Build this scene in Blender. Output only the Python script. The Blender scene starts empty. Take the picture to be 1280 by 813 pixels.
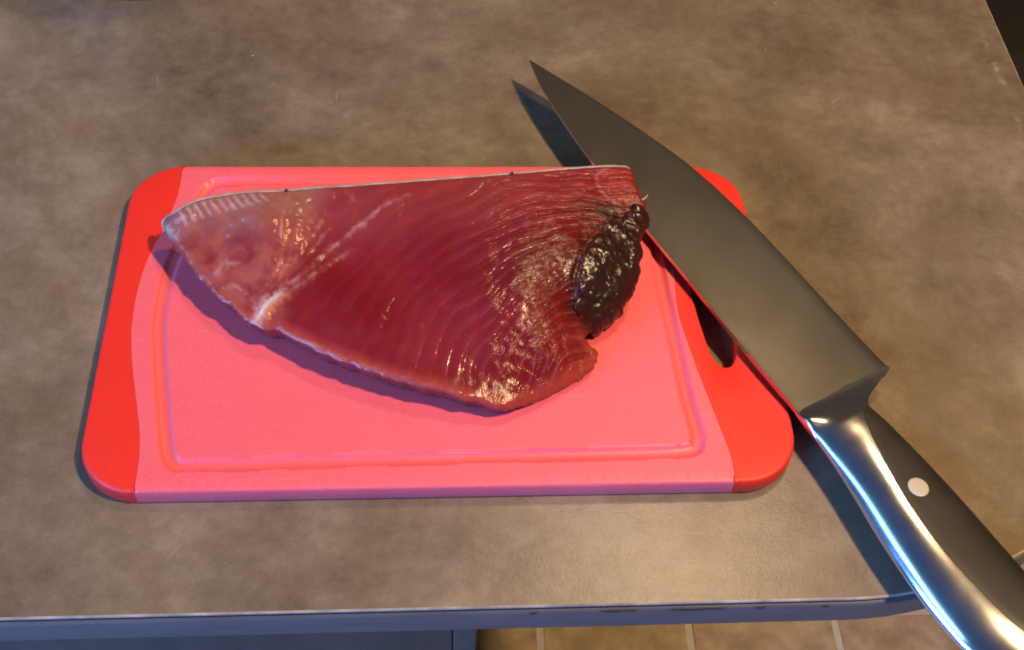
import bpy, bmesh, math, random
import numpy as np
from mathutils import Vector, Matrix, noise
from mathutils.geometry import delaunay_2d_cdt
random.seed(7); rng = np.random.default_rng(7)
sc = bpy.context.scene
COL = sc.collection

# ------------------------------------------------------------------ camera
cam = bpy.data.objects.new('camera', bpy.data.cameras.new('camera')); COL.objects.link(cam)
cam.data.sensor_width = 36.0; cam.data.lens = 42.19
cam.data.clip_start = 0.01; cam.data.clip_end = 50
cam.matrix_world = Matrix(((0.99779, 0.0082065, -0.0659291, -0.004617),
                           (-0.0460518, 0.8006988, -0.5972944, -0.332793),
                           (0.0478877, 0.5990109, 0.7993077, 0.444626), (0, 0, 0, 1)))
sc.camera = cam
# ------------------------------------------------------------------ dim warm room
wd = bpy.data.worlds.new('World'); sc.world = wd; wd.use_nodes = True
bg = wd.node_tree.nodes['Background']

_nt = wd.node_tree; _tc = _nt.nodes.new('ShaderNodeTexCoord'); _nz = _nt.nodes.new('ShaderNodeTexNoise'); _rp = _nt.nodes.new('ShaderNodeValToRGB')
_nz.inputs['Scale'].default_value = 1.6; _nz.inputs['Detail'].default_value = 3                 # the uneven walls and ceiling of the room
_rp.color_ramp.elements[0].position = .36; _rp.color_ramp.elements[0].color = (.40, .33, .27, 1)
_rp.color_ramp.elements[1].position = .66; _rp.color_ramp.elements[1].color = (.90, .75, .60, 1)
_nt.links.new(_tc.outputs['Generated'], _nz.inputs['Vector']); _nt.links.new(_nz.outputs['Fac'], _rp.inputs['Fac']); 
_dt = _nt.nodes.new('ShaderNodeVectorMath'); _dt.operation = 'DOT_PRODUCT'; _dt.inputs[1].default_value = (-.78, -.20, .59)   # the side of the room with the window
_mr = _nt.nodes.new('ShaderNodeMapRange'); _mr.interpolation_type = 'SMOOTHSTEP'; _mr.inputs['From Min'].default_value = .30; _mr.inputs['From Max'].default_value = .95
_mx = _nt.nodes.new('ShaderNodeMix'); _mx.data_type = 'RGBA'; _mx.inputs[7].default_value = (.40, 1.0, 2.6, 1)
_nt.links.new(_tc.outputs['Generated'], _dt.inputs[0]); _nt.links.new(_dt.outputs['Value'], _mr.inputs['Value']); _nt.links.new(_mr.outputs['Result'], _mx.inputs[0])
_nt.links.new(_rp.outputs['Color'], _mx.inputs[6]); _nt.links.new(_mx.outputs[2], bg.inputs['Color'])
bg.inputs['Strength'].default_value = 0.065
# ------------------------------------------------------------------ lamps
def lamp(name, kind, loc, power, color, target=None, **kw):
    d = bpy.data.lights.new(name, kind); d.energy = power; d.color = color
    for k, v in kw.items(): setattr(d, k, v)
    o = bpy.data.objects.new(name, d); COL.objects.link(o); o.location = loc
    if target is not None:
        o.rotation_euler = (Vector(target) - Vector(loc)).to_track_quat('-Z', 'Y').to_euler()
    return o
WARM = (1.0, 0.68, 0.36)
lamp('ceiling_lamp', 'POINT', (0.80, -0.30, 1.58), 126, WARM, shadow_soft_size=0.05)
lamp('hood_lamp', 'POINT', (0.44, 0.58, 1.55), 26, WARM, shadow_soft_size=0.12)
lamp('window_daylight', 'AREA', (-1.15, -0.42, 0.95), 7, (0.26, 0.62, 1.0), (0.05, -.05, 0), shape='RECTANGLE', size=1.1, size_y=0.30)
lamp('low_daylight', 'AREA', (-1.62, -1.22, 0.43), 72, (0.12, 0.31, 1.0), (0, 0, 0), shape='RECTANGLE', size=1.2, size_y=0.45)
vs = sc.view_settings
vs.view_transform = 'Standard'; vs.look = 'None'; vs.exposure = 0.0; vs.gamma = 1.0; vs.use_curve_mapping = False
sc.cycles.use_denoising = True
sc.cycles.max_bounces = 8
sc.cycles.filter_width = 1.9

# ------------------------------------------------------------------ helpers
def obj(name, me, mat, parent=None, loc=None, smooth=None):
    if isinstance(me, bmesh.types.BMesh):
        bm = me; me = bpy.data.meshes.new(name); bm.normal_update(); bm.to_mesh(me); bm.free()
    me.name = name
    if mat is not None and not me.materials: me.materials.append(mat)
    o = bpy.data.objects.new(name, me); COL.objects.link(o)
    if parent is not None: o.parent = parent
    if loc is not None: o.location = loc
    if smooth is not None:
        me.polygons.foreach_set('use_smooth', [True] * len(me.polygons))
        if smooth < 180: me.set_sharp_from_angle(angle=math.radians(smooth))
    return o
def empty(name, loc=(0, 0, 0)):
    o = bpy.data.objects.new(name, None); COL.objects.link(o); o.location = loc; o.empty_display_size = .02
    return o
def tag(o, label=None, cat=None, group=None, kind=None):
    for k, v in (('label', label), ('category', cat), ('group', group), ('kind', kind)):
        if v: o[k] = v
    return o
def pydata(name, v, f):
    me = bpy.data.meshes.new(name); me.from_pydata([tuple(map(float, p)) for p in v], [], f); me.update(); return me
def box(bm, x0, x1, y0, y1, z0, z1, bev=0.0):
    r = bmesh.ops.create_cube(bm, size=1.0, matrix=Matrix.Translation(((x0+x1)/2, (y0+y1)/2, (z0+z1)/2)) @ Matrix.Diagonal((x1-x0, y1-y0, z1-z0, 1)))
    if bev:
        es = list({e for v in r['verts'] for e in v.link_edges})
        bmesh.ops.bevel(bm, geom=es, offset=bev, segments=3, profile=.5, affect='EDGES')
def catmull(pts, n, closed=False):
    P = np.array(pts, float); m = len(P); out = []
    segs = m if closed else m - 1
    for i in range(segs):
        if closed: a, b, c, d = P[(i-1) % m], P[i], P[(i+1) % m], P[(i+2) % m]
        else: a, b, c, d = P[max(i-1, 0)], P[i], P[i+1], P[min(i+2, m-1)]
        for k in range(n):
            t = k / n
            out.append(.5*((2*b) + (c-a)*t + (2*a-5*b+4*c-d)*t*t + (3*b-a-3*c+d)*t**3))
    if not closed: out.append(P[-1])
    return np.array(out)
def resample(P, step, closed=False):
    P = np.array(P, float)
    if closed: P = np.vstack([P, P[:1]])
    L = np.r_[0, np.cumsum(np.linalg.norm(np.diff(P[:, :2], axis=0), axis=1))]
    n = max(2, int(round(L[-1] / step)))
    q = np.linspace(0, L[-1], n + 1)
    if closed: q = q[:-1]
    return np.array([np.interp(q, L, P[:, k]) for k in range(P.shape[1])]).T
def inside(P, poly):
    x, y = P[:, 0], P[:, 1]; r = np.zeros(len(P), bool); n = len(poly); j = n - 1
    for i in range(n):
        xi, yi = poly[i]; xj, yj = poly[j]
        if yi != yj: r ^= ((yi > y) != (yj > y)) & (x < (xj-xi)*(y-yi)/(yj-yi) + xi)
        j = i
    return r
def polydist(P, line, closed=False):
    """distance from points to a polyline (numpy, chunked)"""
    A = np.array(line, float); B = np.roll(A, -1, 0) if closed else A[1:]; A = A if closed else A[:-1]
    best = np.full(len(P), 1e9); par = np.zeros(len(P))
    for i, (a, b) in enumerate(zip(A, B)):
        d = b - a; L = max(d @ d, 1e-12)
        t = np.clip(((P - a) @ d) / L, 0, 1)
        q = np.hypot(P[:, 0] - a[0] - t*d[0], P[:, 1] - a[1] - t*d[1])
        m = q < best; best[m] = q[m]; par[m] = (i + t[m]) / len(A)
    return best, par
def smoothstep(a, b, x):
    t = np.clip((x - a) / (b - a), 0, 1); return t*t*(3 - 2*t)
def nz(P, s, seed=0.0, oct=3):
    return np.array([noise.fractal(Vector((p[0]*s + seed, p[1]*s - seed, seed*.37)), 1.0, 2.0, oct) for p in P])
def tube(pts, rad, seg=8, flat=1.0):
    """tapered tube along a 3D polyline"""
    P = [Vector(p) for p in pts]; V = []; F = []
    for i, p in enumerate(P):
        t = (P[min(i+1, len(P)-1)] - P[max(i-1, 0)]).normalized()
        s = t.cross(Vector((0, 0, 1))).normalized(); u = s.cross(t)
        r = rad[i] if hasattr(rad, '__len__') else rad
        for k in range(seg):
            a = 2*math.pi*k/seg; V.append(p + s*math.cos(a)*r + u*math.sin(a)*r*flat)
    for i in range(len(P)-1):
        for k in range(seg):
            F.append((i*seg+k, i*seg+(k+1) % seg, (i+1)*seg+(k+1) % seg, (i+1)*seg+k))
    F.append(tuple(reversed(range(seg)))); F.append(tuple(range((len(P)-1)*seg, len(P)*seg)))
    return V, F
def lathe(prof, seg=96):
    V = []; F = []; m = len(prof)
    for k in range(seg):
        a = 2*math.pi*k/seg
        for r, z in prof: V.append((r*math.cos(a), r*math.sin(a), z))
    for k in range(seg):
        for i in range(m-1):
            F.append((k*m+i, ((k+1) % seg)*m+i, ((k+1) % seg)*m+i+1, k*m+i+1))
    return V, F

# ------------------------------------------------------------------ materials
class NT:
    def __init__(s, name):
        s.m = bpy.data.materials.new(name); s.m.use_nodes = True; s.t = s.m.node_tree
        s.b = s.t.nodes['Principled BSDF']; s.out = s.t.nodes['Material Output']
    def n(s, typ, **kw):
        x = s.t.nodes.new(typ)
        for k, v in kw.items():
            if k.startswith('_'): setattr(x, k[1:], v)
            else: s.set(x.inputs[k.replace('__', ' ')], v)
        return x
    def set(s, sock, v):
        if isinstance(v, bpy.types.NodeSocket): s.t.links.new(v, sock)
        else: sock.default_value = v
    def p(s, **kw):
        for k, v in kw.items(): s.set(s.b.inputs[k.replace('__', ' ')], v)
    def coord(s, which='Object', scale=(1, 1, 1), rot=(0, 0, 0)):
        c = s.n('ShaderNodeTexCoord'); mp = s.n('ShaderNodeMapping', Scale=scale, Rotation=rot)
        s.t.links.new(c.outputs[which], mp.inputs['Vector']); return mp.outputs[0]
    def noise(s, vec, scale, detail=4, rough=.55, dist=0.0, col=False):
        x = s.n('ShaderNodeTexNoise', Vector=vec, Scale=scale, Detail=detail, Roughness=rough, Distortion=dist)
        return x.outputs['Color' if col else 'Fac']
    def ramp(s, fac, stops, interp='LINEAR'):
        x = s.n('ShaderNodeValToRGB', Fac=fac); e = x.color_ramp; e.interpolation = interp
        while len(e.elements) < len(stops): e.elements.new(.5)
        for el, (pos, c) in zip(e.elements, stops):
            el.position = pos; el.color = (*c, 1) if len(c) == 3 else c
        return x.outputs['Color']
    def math(s, op, a, b=0.0, c=0.0, clamp=False):
        x = s.n('ShaderNodeMath', _operation=op, _use_clamp=clamp)
        s.set(x.inputs[0], a); s.set(x.inputs[1], b); s.set(x.inputs[2], c); return x.outputs[0]
    def mix(s, fac, a, b, mode='MIX'):
        x = s.n('ShaderNodeMix', _data_type='RGBA', _blend_type=mode)
        s.set(x.inputs[0], fac)
        for i, v in ((6, a), (7, b)):
            s.set(x.inputs[i], (*v, 1) if isinstance(v, tuple) and len(v) == 3 else v)
        return x.outputs[2]
    def bump(s, h, strength, dist, normal=None):
        x = s.n('ShaderNodeBump', Height=h, Strength=strength, Distance=dist)
        if normal is not None: s.set(x.inputs['Normal'], normal)
        return x.outputs['Normal']
    def attr(s, name, out='Color'):
        x = s.n('ShaderNodeAttribute', _attribute_name=name); return x.outputs[out]
def C3(r, g, b):      # sRGB 0-255 to linear
    f = lambda v: (v/255/12.92) if v/255 <= .04045 else ((v/255+.055)/1.055)**2.4
    return (f(r), f(g), f(b))

def mat_counter():
    t = NT('mottled_laminate'); v = t.coord()
    a = t.noise(v, 5.0, 6, .60, .8); b = t.noise(v, 24, 6, .65, .4); c = t.noise(v, 110, 5, .7); d = t.noise(v, 700, 3, .7)
    f = t.math('ADD', t.math('MULTIPLY', a, .56), t.math('ADD', t.math('MULTIPLY', b, .34), t.math('ADD', t.math('MULTIPLY', c, .22), t.math('MULTIPLY', d, .11))))
    col = t.ramp(f, [(.46, (.096, .070, .044)), (.55, (.156, .118, .077)), (.63, (.204, .160, .108)), (.73, (.285, .232, .165))])
    w = t.noise(v, 13, 5, .6, .8)
    col = t.mix(t.math('MULTIPLY', t.ramp(w, [(.50, (0, 0, 0)), (.68, (1, 1, 1))]), .5), col, (.150, .098, .055))
    # pale specks
    vo = t.n('ShaderNodeTexVoronoi', Vector=v, Scale=42.0); sp = t.math('LESS_THAN', vo.outputs['Distance'], .035)
    gate = t.math('GREATER_THAN', t.noise(v, 17, 2), .60)
    col = t.mix(t.math('MULTIPLY', t.math('MULTIPLY', sp, gate), .6), col, (.45, .40, .33))
    # scratches and a worn pale band near the right-hand edge
    tc = t.n('ShaderNodeTexCoord'); sx = t.n('ShaderNodeSeparateXYZ', Vector=tc.outputs['Object'])
    X, Y = sx.outputs['X'], sx.outputs['Y']
    def seg(x0, y0, x1, y1, wdt):
        L = math.hypot(x1-x0, y1-y0); ux, uy = (x1-x0)/L, (y1-y0)/L
        dx = t.math('SUBTRACT', X, x0); dy = t.math('SUBTRACT', Y, y0)
        al = t.math('ADD', t.math('MULTIPLY', dx, ux), t.math('MULTIPLY', dy, uy))
        ac = t.math('ABSOLUTE', t.math('SUBTRACT', t.math('MULTIPLY', dy, ux), t.math('MULTIPLY', dx, uy)))
        m = t.math('MULTIPLY', t.math('LESS_THAN', ac, wdt), t.math('MULTIPLY', t.math('GREATER_THAN', al, 0.0), t.math('LESS_THAN', al, L)))
        return m
    tot = None
    for s in SCRATCH:
        m = seg(*s); tot = m if tot is None else t.math('MAXIMUM', tot, m)
    br = t.math('GREATER_THAN', t.noise(v, 260, 2), .44)
    col = t.mix(t.math('MULTIPLY', t.math('MULTIPLY', tot, br), .38), col, (.50, .43, .36))
    band = t.math('SUBTRACT', 1.0, t.math('MULTIPLY', t.math('ABSOLUTE', t.math('SUBTRACT', X, .3165)), 320.0), clamp=True)
    wn = t.ramp(t.noise(v, 75, 5, .7), [(.52, (0, 0, 0)), (.68, (1, 1, 1))])
    col = t.mix(t.math('MULTIPLY', t.math('MULTIPLY', band, wn), .55), col, (.50, .44, .36))
    ro = t.ramp(b, [(.3, (.24, .24, .24)), (.7, (.31, .31, .31))])
    h = t.math('ADD', t.math('MULTIPLY', t.noise(v, 900, 3, .6), 1.0), t.math('MULTIPLY', t.noise(v, 260, 3, .6), .8))
    t.p(Base__Color=col, Roughness=ro, Normal=t.bump(h, .20, .0003)); t.b.inputs['Specular IOR Level'].default_value = .5
    return t.m
def mat_plastic(name, col, col2, rough, bump=.25, scratches=False):
    t = NT(name); v = t.coord()
    a = t.noise(v, 60, 4, .6)
    c = t.mix(a, col, col2); c = t.mix(1.0, c, t.ramp(t.noise(v, 1100, 3, .7), [(.3, (.90, .86, .86)), (.7, (1.06, 1.12, 1.12))]), 'MULTIPLY')
    h = t.noise(v, 1500, 2, .5)
    hh = t.math('MULTIPLY', h, 1.0)
    if scratches:
        for rot, sc_ in ((.25, 1.0), (1.05, 1.0), (-.45, 1.0), (1.5, .9)):
            vv = t.coord(scale=(6, 900, 1), rot=(0, 0, rot)); s = t.noise(vv, 1.0, 1, .5)
            g = t.ramp(s, [(.70, (0, 0, 0)), (.78, (1, 1, 1))])
            gg = t.math('MULTIPLY', g, t.ramp(t.noise(v, 22, 3), [(.45, (0, 0, 0)), (.62, (1, 1, 1))]))
            hh = t.math('SUBTRACT', hh, t.math('MULTIPLY', gg, .8))
            c = t.mix(t.math('MULTIPLY', gg, .30), c, (.95, .45, .5))
    t.p(Base__Color=c, Roughness=rough, Normal=t.bump(hh, bump, .0002))
    t.b.inputs['Subsurface Weight'].default_value = .06; t.b.inputs['Subsurface Radius'].default_value = (1, .3, .25); t.b.inputs['Subsurface Scale'].default_value = .003
    return t.m
def mat_steel(name, base, rough, scale, rot=0.0, bump=.05, aniso=0.0):
    t = NT(name); v = t.coord(scale=scale, rot=(0, 0, rot))
    g = t.noise(v, 1.0, 4, .6); w = t.coord(); s = t.noise(w, 30, 4, .6)
    c = t.mix(s, tuple(x*.9 for x in base), base)
    r = t.math('ADD', rough - .05, t.math('MULTIPLY', g, .10))
    t.p(Base__Color=c, Metallic=1.0, Roughness=r, Normal=t.bump(g, bump, .0001)); t.b.inputs['Anisotropic'].default_value = aniso
    return t.m
def mat_blade():
    t = NT('brushed_blade_steel'); v = t.coord(); sm = t.noise(v, 22, 4, .6, .5)
    c = t.mix(sm, (.58, .54, .49), (.68, .63, .57))
    sc1 = t.ramp(t.noise(t.coord(scale=(900, 7, 1), rot=(0, 0, .10)), 1.0, 2), [(.62, (0, 0, 0)), (.74, (1, 1, 1))])
    sc2 = t.ramp(t.noise(t.coord(scale=(5, 1200, 1), rot=(0, 0, -.25)), 1.0, 1), [(.72, (0, 0, 0)), (.80, (1, 1, 1))])
    s = t.math('ADD', t.math('MULTIPLY', sc1, .5), t.math('MULTIPLY', sc2, t.ramp(t.noise(v, 30, 2), [(.5, (0, 0, 0)), (.65, (1, 1, 1))])))
    t.p(Base__Color=c, Metallic=1.0, Roughness=t.math('ADD', .19, t.math('MULTIPLY', sm, .06)), Normal=t.bump(s, .05, .0001)); return t.m
def mat_simple(name, c1, c2, rough, nscale=40, bump=0.0, bscale=400, bdist=.0004, spec=.5, stretch=(1, 1, 1)):
    t = NT(name); v = t.coord(scale=stretch)
    c = t.mix(t.ramp(t.noise(v, nscale, 5, .6), [(.3, (0, 0, 0)), (.7, (1, 1, 1))]), c1, c2)
    t.p(Base__Color=c, Roughness=rough); t.b.inputs['Specular IOR Level'].default_value = spec
    if bump: t.p(Normal=t.bump(t.noise(v, bscale, 4, .6), bump, bdist))
    return t.m
def mat_flesh():
    t = NT('raw_tuna_flesh'); col = t.attr('Col'); fib = t.attr('fib', 'Vector'); wet = t.attr('wet', 'Fac'); ph = t.attr('ph', 'Fac'); lf = t.attr('lines', 'Fac')
    v = t.coord()
    wob = t.math('MULTIPLY', t.math('SUBTRACT', t.noise(v, 90, 3, .6), .5), .42)
    def sheets(mult, lo, hi, off):
        fr = t.math('FRACT', t.math('ADD', t.math('MULTIPLY', t.math('ADD', ph, wob), mult), off))
        d = t.math('ABSOLUTE', t.math('SUBTRACT', fr, .5))
        return fr, t.ramp(d, [(lo, (1, 1, 1)), (hi, (0, 0, 0))])
    fr1, l1 = sheets(1.0, .02, .09, 0.0)
    fr2, l2 = sheets(2.0, .03, .14, .27)
    br1 = t.ramp(t.noise(v, 120, 3, .6), [(.40, (0, 0, 0)), (.60, (1, 1, 1))]); br2 = t.ramp(t.noise(v, 210, 3, .6), [(.46, (0, 0, 0)), (.62, (1, 1, 1))])
    lines = t.math('ADD', t.math('MULTIPLY', t.math('MULTIPLY', l1, br1), 1.0), t.math('MULTIPLY', t.math('MULTIPLY', l2, br2), t.math('MULTIPLY', wet, .8)))
    lines = t.math('MULTIPLY', lines, lf)
    f1 = t.noise(fib, 1.0, 3, .55, .3); f2 = t.noise(fib, .33, 2, .5, .2)
    c = t.mix(1.0, col, t.ramp(f2, [(.25, (.92, .92, .92)), (.75, (1.08, 1.08, 1.08))]), 'MULTIPLY')
    bandm = t.math('MULTIPLY', lf, .55, clamp=True)
    c = t.mix(bandm, c, t.mix(1.0, c, t.ramp(fr1, [(.02, (.80, .74, .76)), (.45, (1.08, 1.1, 1.1)), (.62, (1.35, 1.9, 1.8)), (.98, (.86, .80, .82))]), 'MULTIPLY'))
    c = t.mix(t.math('MULTIPLY', lines, .26, clamp=True), c, (.46, .14, .13))
    c = t.mix(t.math('MULTIPLY', t.ramp(t.noise(v, 330, 3, .6), [(.70, (0, 0, 0)), (.80, (1, 1, 1))]), .18), c, (.60, .24, .22))
    w2 = t.math('MULTIPLY', wet, wet)
    h = t.math('ADD', t.math('MULTIPLY', f1, t.math('ADD', .03, t.math('MULTIPLY', w2, .55))),
               t.math('ADD', t.math('MULTIPLY', t.noise(v, 260, 3, .5), .07), t.math('MULTIPLY', t.noise(v, 1000, 3, .6), t.math('MULTIPLY', w2, .34))))
    h = t.math('ADD', h, t.math('MULTIPLY', lines, .50)); h = t.math('ADD', h, t.math('MULTIPLY', t.math('MULTIPLY', fr1, lf), t.math('MULTIPLY', wet, .30)))
    ro = t.math('ADD', .13, t.math('MULTIPLY', t.noise(v, 160, 3), .14))
    t.p(Base__Color=c, Roughness=ro, Normal=t.bump(h, .7, .0008))
    b = t.b.inputs
    b['Subsurface Weight'].default_value = .12; b['Subsurface Radius'].default_value = (1.0, .22, .16); b['Subsurface Scale'].default_value = .004
    b['Specular IOR Level'].default_value = .42
    return t.m
def mat_dark():
    t = NT('dark_bloodline_flesh'); v = t.coord()
    a = t.noise(v, 130, 5, .6); c = t.mix(a, (.012, .0045, .0045), (.040, .014, .012)); c = t.mix(t.attr('edge', 'Fac'), c, (.060, .008, .008))
    h = t.math('ADD', t.noise(v, 170, 2, .5), t.math('MULTIPLY', t.noise(v, 500, 2, .5), .18))
    t.p(Base__Color=c, Roughness=.30, Normal=t.bump(h, .30, .0010)); return t.m

SCRATCH = [(.098, -.108, .128, -.1115, .00012), (.128, -.1115, .155, -.113, .00010), (.040, -.098, .034, -.091, .00012),
           (.112, -.122, .1125, -.129, .00014), (-.055, .150, -.055, .157, .00025), (-.150, .162, -.151, .169, .0002), (.085, -.112, .060, -.1125, .00009),
           (.215, .150, .222, .156, .0003), (-.112, -.117, -.106, -.109, .00012), (-.088, -.118, -.083, -.112, .00012), (.185, .19, .186, .197, .0002)]
M = dict(
    counter=mat_counter(),
    worn=mat_simple('worn_arris', (.20, .16, .12), (.52, .45, .36), .5, nscale=70),
    glue=mat_simple('dark_joint', (.012, .010, .010), (.05, .04, .035), .6, nscale=120),
    band=mat_simple('grey_edge_band', (.075, .078, .080), (.11, .112, .115), .42, nscale=30, stretch=(1, 6, 6)),
    core=mat_simple('particle_board', (.10, .08, .06), (.18, .14, .10), .8),
    pink=mat_plastic('pink_plastic', (.88, .128, .160), (.93, .152, .190), .38, .55, True),
    red=mat_plastic('red_rubber', (.88, .034, .015), (.82, .026, .012), .50, .18),
    blade=mat_blade(),
    steel=mat_steel('polished_steel', (.78, .77, .76), .20, (60, 60, 60), 0, .01),
    rivet=mat_simple('pale_rivet', (.52, .47, .40), (.60, .55, .48), .4),
    scale=mat_simple('black_handle_plastic', (.014, .012, .010), (.028, .023, .019), .50, nscale=50, bump=.15, bscale=900, bdist=.0002),
    tile=mat_simple('tan_floor_tile', (.30, .21, .125), (.60, .46, .30), .5, nscale=26, bump=.3, bscale=60, bdist=.002),
    grout=mat_simple('grout', (.55, .50, .43), (.66, .60, .52), .9, nscale=60, bump=.3),
    cabinet=mat_simple('blue_grey_cabinet', (.055, .048, .038), (.095, .080, .058), .5, nscale=10, stretch=(9, 9, 2)),
    cabedge=mat_simple('cabinet_edge', (.05, .05, .045), (.08, .075, .065), .5),
    leather=mat_simple('black_leather', (.008, .007, .007), (.014, .012, .011), .45, nscale=30, bump=.3, bscale=300),
    chrome=mat_steel('dull_chrome', (.25, .22, .18), .35, (40, 40, 40)),
    pan=mat_steel('grey_pan_steel', (.10, .10, .11), .60, (300, 300, 40)),
    flesh=mat_flesh(), dark=mat_dark(),
    skin=mat_simple('silvery_fish_skin', (.26, .22, .19), (.52, .47, .41), .32, nscale=140, bump=.5, bscale=600),
    sinew=mat_simple('cream_sinew', (.62, .22, .12), (.74, .52, .42), .30, nscale=130, bump=.5, bscale=500),
    speck=mat_simple('dark_speck', (.02, .012, .01), (.04, .02, .018), .5),
)

# ================================================================== the setting: worktop, floor
FY, RX, CR, TH = -0.1392, 0.3275, 0.165, 0.0205          # front edge, right edge, corner radius, slab thickness
def counter_outline(off=0.0, n=40):
    pts = [(-1.1, FY - off)]
    pts += [(x, FY - off) for x in np.linspace(-1.0, RX - CR - .002, 60)]
    cx, cy, r = RX - CR, FY + CR, CR + off
    pts += [(cx + r*math.sin(a), cy - r*math.cos(a)) for a in np.linspace(0, math.pi/2, n)]
    pts += [(RX + off, y) for y in np.linspace(cy + .01, 1.1, 40)]
    return pts
def strip(name, off_z, mat, parent):
    """a band following the front and right edge; off_z = list of (offset, z)"""
    loops = [[(x, y, z) for x, y in counter_outline(o)] for o, z in off_z]
    V = [p for l in loops for p in l]; n = len(loops[0]); F = []
    for i in range(len(loops)-1):
        for k in range(n-1): F.append((i*n+k, (i+1)*n+k, (i+1)*n+k+1, i*n+k+1))
    return obj(name, pydata(name, V, F), mat, parent, smooth=40)
bm = bmesh.new()
ol = counter_outline(-.0006) + [(-1.1, 1.1)]
vt = [bm.verts.new((x, y, 0)) for x, y in ol]; vb = [bm.verts.new((x, y, -TH)) for x, y in counter_outline(-.0020) + [(-1.1, 1.1)]]
bm.faces.new(vt); bm.faces.new(list(reversed(vb)))
worktop = tag(obj('worktop', bm, M['counter']), 'brown mottled worktop with a rounded front corner', kind='structure')
# laminate arris (worn pale), dark glue joint, grey edge band
def jag(x): return 0
strip('worn_arris', [(-.0006, 0), (-.0001, -.00012), (.0002, -.0005), (.0002, -.0011), (-.0006, -.0012)], M['worn'], worktop)
strip('glue_joint', [(-.0006, -.0010), (-.0002, -.0012), (-.0002, -.0033)], M['glue'], worktop)
strip('edge_band', [(-.0006, -.0030), (.0006, -.0032), (.0013, -.0040), (.0013, -TH + .0022), (.0004, -TH), (-.004, -TH)], M['band'], worktop)
# dark chips along the joint at the front
chip_r = random.Random(3)
for x, w_ in ((.060, .016), (.088, .020), (.105, .007), (.123, .005), (.150, .004), (.032, .004)):
    bm = bmesh.new(); n = 8; vs_ = []
    for k in range(n+1):
        xx = x + w_*k/n; hgt = (.0006 + .0014*chip_r.random())*math.sin(math.pi*k/n)**.6 + .00005
        vs_.append((xx, hgt))
    for k in range(n):
        (a, ha), (b, hb) = vs_[k], vs_[k+1]
        q = [bm.verts.new(p) for p in ((a, FY-.0015, -.0030-ha), (b, FY-.0015, -.0030-hb), (b, FY-.0015, -.0029), (a, FY-.0015, -.0029))]
        bm.faces.new(q)
    obj('chip', bm, M['glue'], worktop)

FZ = -0.90
floor = tag(obj('floor', pydata('floor', [(-3, -3, FZ), (3, -3, FZ), (3, 3, FZ), (-3, 3, FZ)], [(0, 1, 2, 3)]), M['grout']), 'tan tiled floor under the worktop', kind='structure')
TS, TG = 0.1772, 0.0085
bm = bmesh.new(); box(bm, -TS/2+TG/2, TS/2-TG/2, -.1772/2+TG/2, .1772/2-TG/2, 0, .006, .0015)
tme = bpy.data.meshes.new('tile'); bm.to_mesh(tme); bm.free(); tme.materials.append(M['tile'])
for i in range(-4, 6):
    for j in range(-3, 5):
        o = bpy.data.objects.new('tile', tme); COL.objects.link(o); o.parent = floor
        o.location = (.1185 + TS*(i+.5), .145 + TS*j, FZ - .0045); o.rotation_euler.z = math.pi/2*random.randint(0, 3)

# base cabinet under the left part of the worktop
cab = tag(empty('base_cabinet', (-.3, 0, FZ)), 'dark blue-grey cabinet front under the left of the worktop', 'cabinet')
def cpart(name, mat, *b, bev=.001, par=cab):
    bm = bmesh.new(); box(bm, *b, bev); bm.transform(Matrix.Translation((.3, 0, -FZ)));  return obj(name, bm, mat, par, smooth=40)
cpart('carcass', M['cabedge'], -1.05, .0028, -.108, .60, FZ+.08, -TH-.001)
cpart('door', M['cabinet'], -.55, .0030, -.128, -.109, FZ+.09, -TH-.004)
cpart('door', M['cabinet'], -1.05, -.553, -.128, -.109, FZ+.09, -TH-.004)
cpart('end_panel', M['cabinet'], .0032, .0135, -.1285, .60, FZ+.007, -TH-.001)
cpart('plinth', M['cabedge'], -1.05, .002, -.07, .55, FZ+.007, FZ+.079)

# ================================================================== things at the frame's rim
pan = tag(empty('saucepan', (-.173, .3205, 0)), 'grey round pan base peeking in at the top left edge', 'pan')
V, F = lathe([(0, .0005), (.080, .0005), (.086, .001), (.0900, .0035), (.0915, .009), (.0920, .06), (.0935, .0635), (.0915, .0640), (.0900, .060), (.0895, .010), (.085, .006), (0, .006)])
obj('pan_body', pydata('pan_body', V, F), M['pan'], pan, smooth=40)
V, F = tube([(0, .090, .050), (0, .13, .056), (0, .20, .064), (0, .25, .066)], [.006, .009, .011, .009], 12, .6)
obj('handle', pydata('handle', V, F), M['scale'], pan, smooth=60)

st = tag(empty('bar_stool', (.63, .50, FZ)), 'black stool in shadow beyond the right edge of the worktop', 'stool')
SZ = .62
V, F = lathe([(0, SZ), (.19, SZ), (.212, SZ+.012), (.218, SZ+.035), (.210, SZ+.056), (.180, SZ+.066), (.10, SZ+.069), (0, SZ+.070)])
obj('seat', pydata('seat', V, F), M['leather'], st, smooth=60)
V, F = lathe([(.2155, SZ+.016), (.2205, SZ+.020), (.2155, SZ+.024)]); obj('piping', pydata('piping', V, F), M['chrome'], st, smooth=180)
V, F = lathe([(0, .03), (.024, .03), (.024, SZ), (0, SZ)], 32); obj('post', pydata('post', V, F), M['chrome'], st, smooth=40)
V, F = lathe([(0, .006), (.19, .006), (.195, .012), (.17, .022), (.03, .034), (0, .034)], 64); obj('foot_plate', pydata('foot_plate', V, F), M['chrome'], st, smooth=60)

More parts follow.
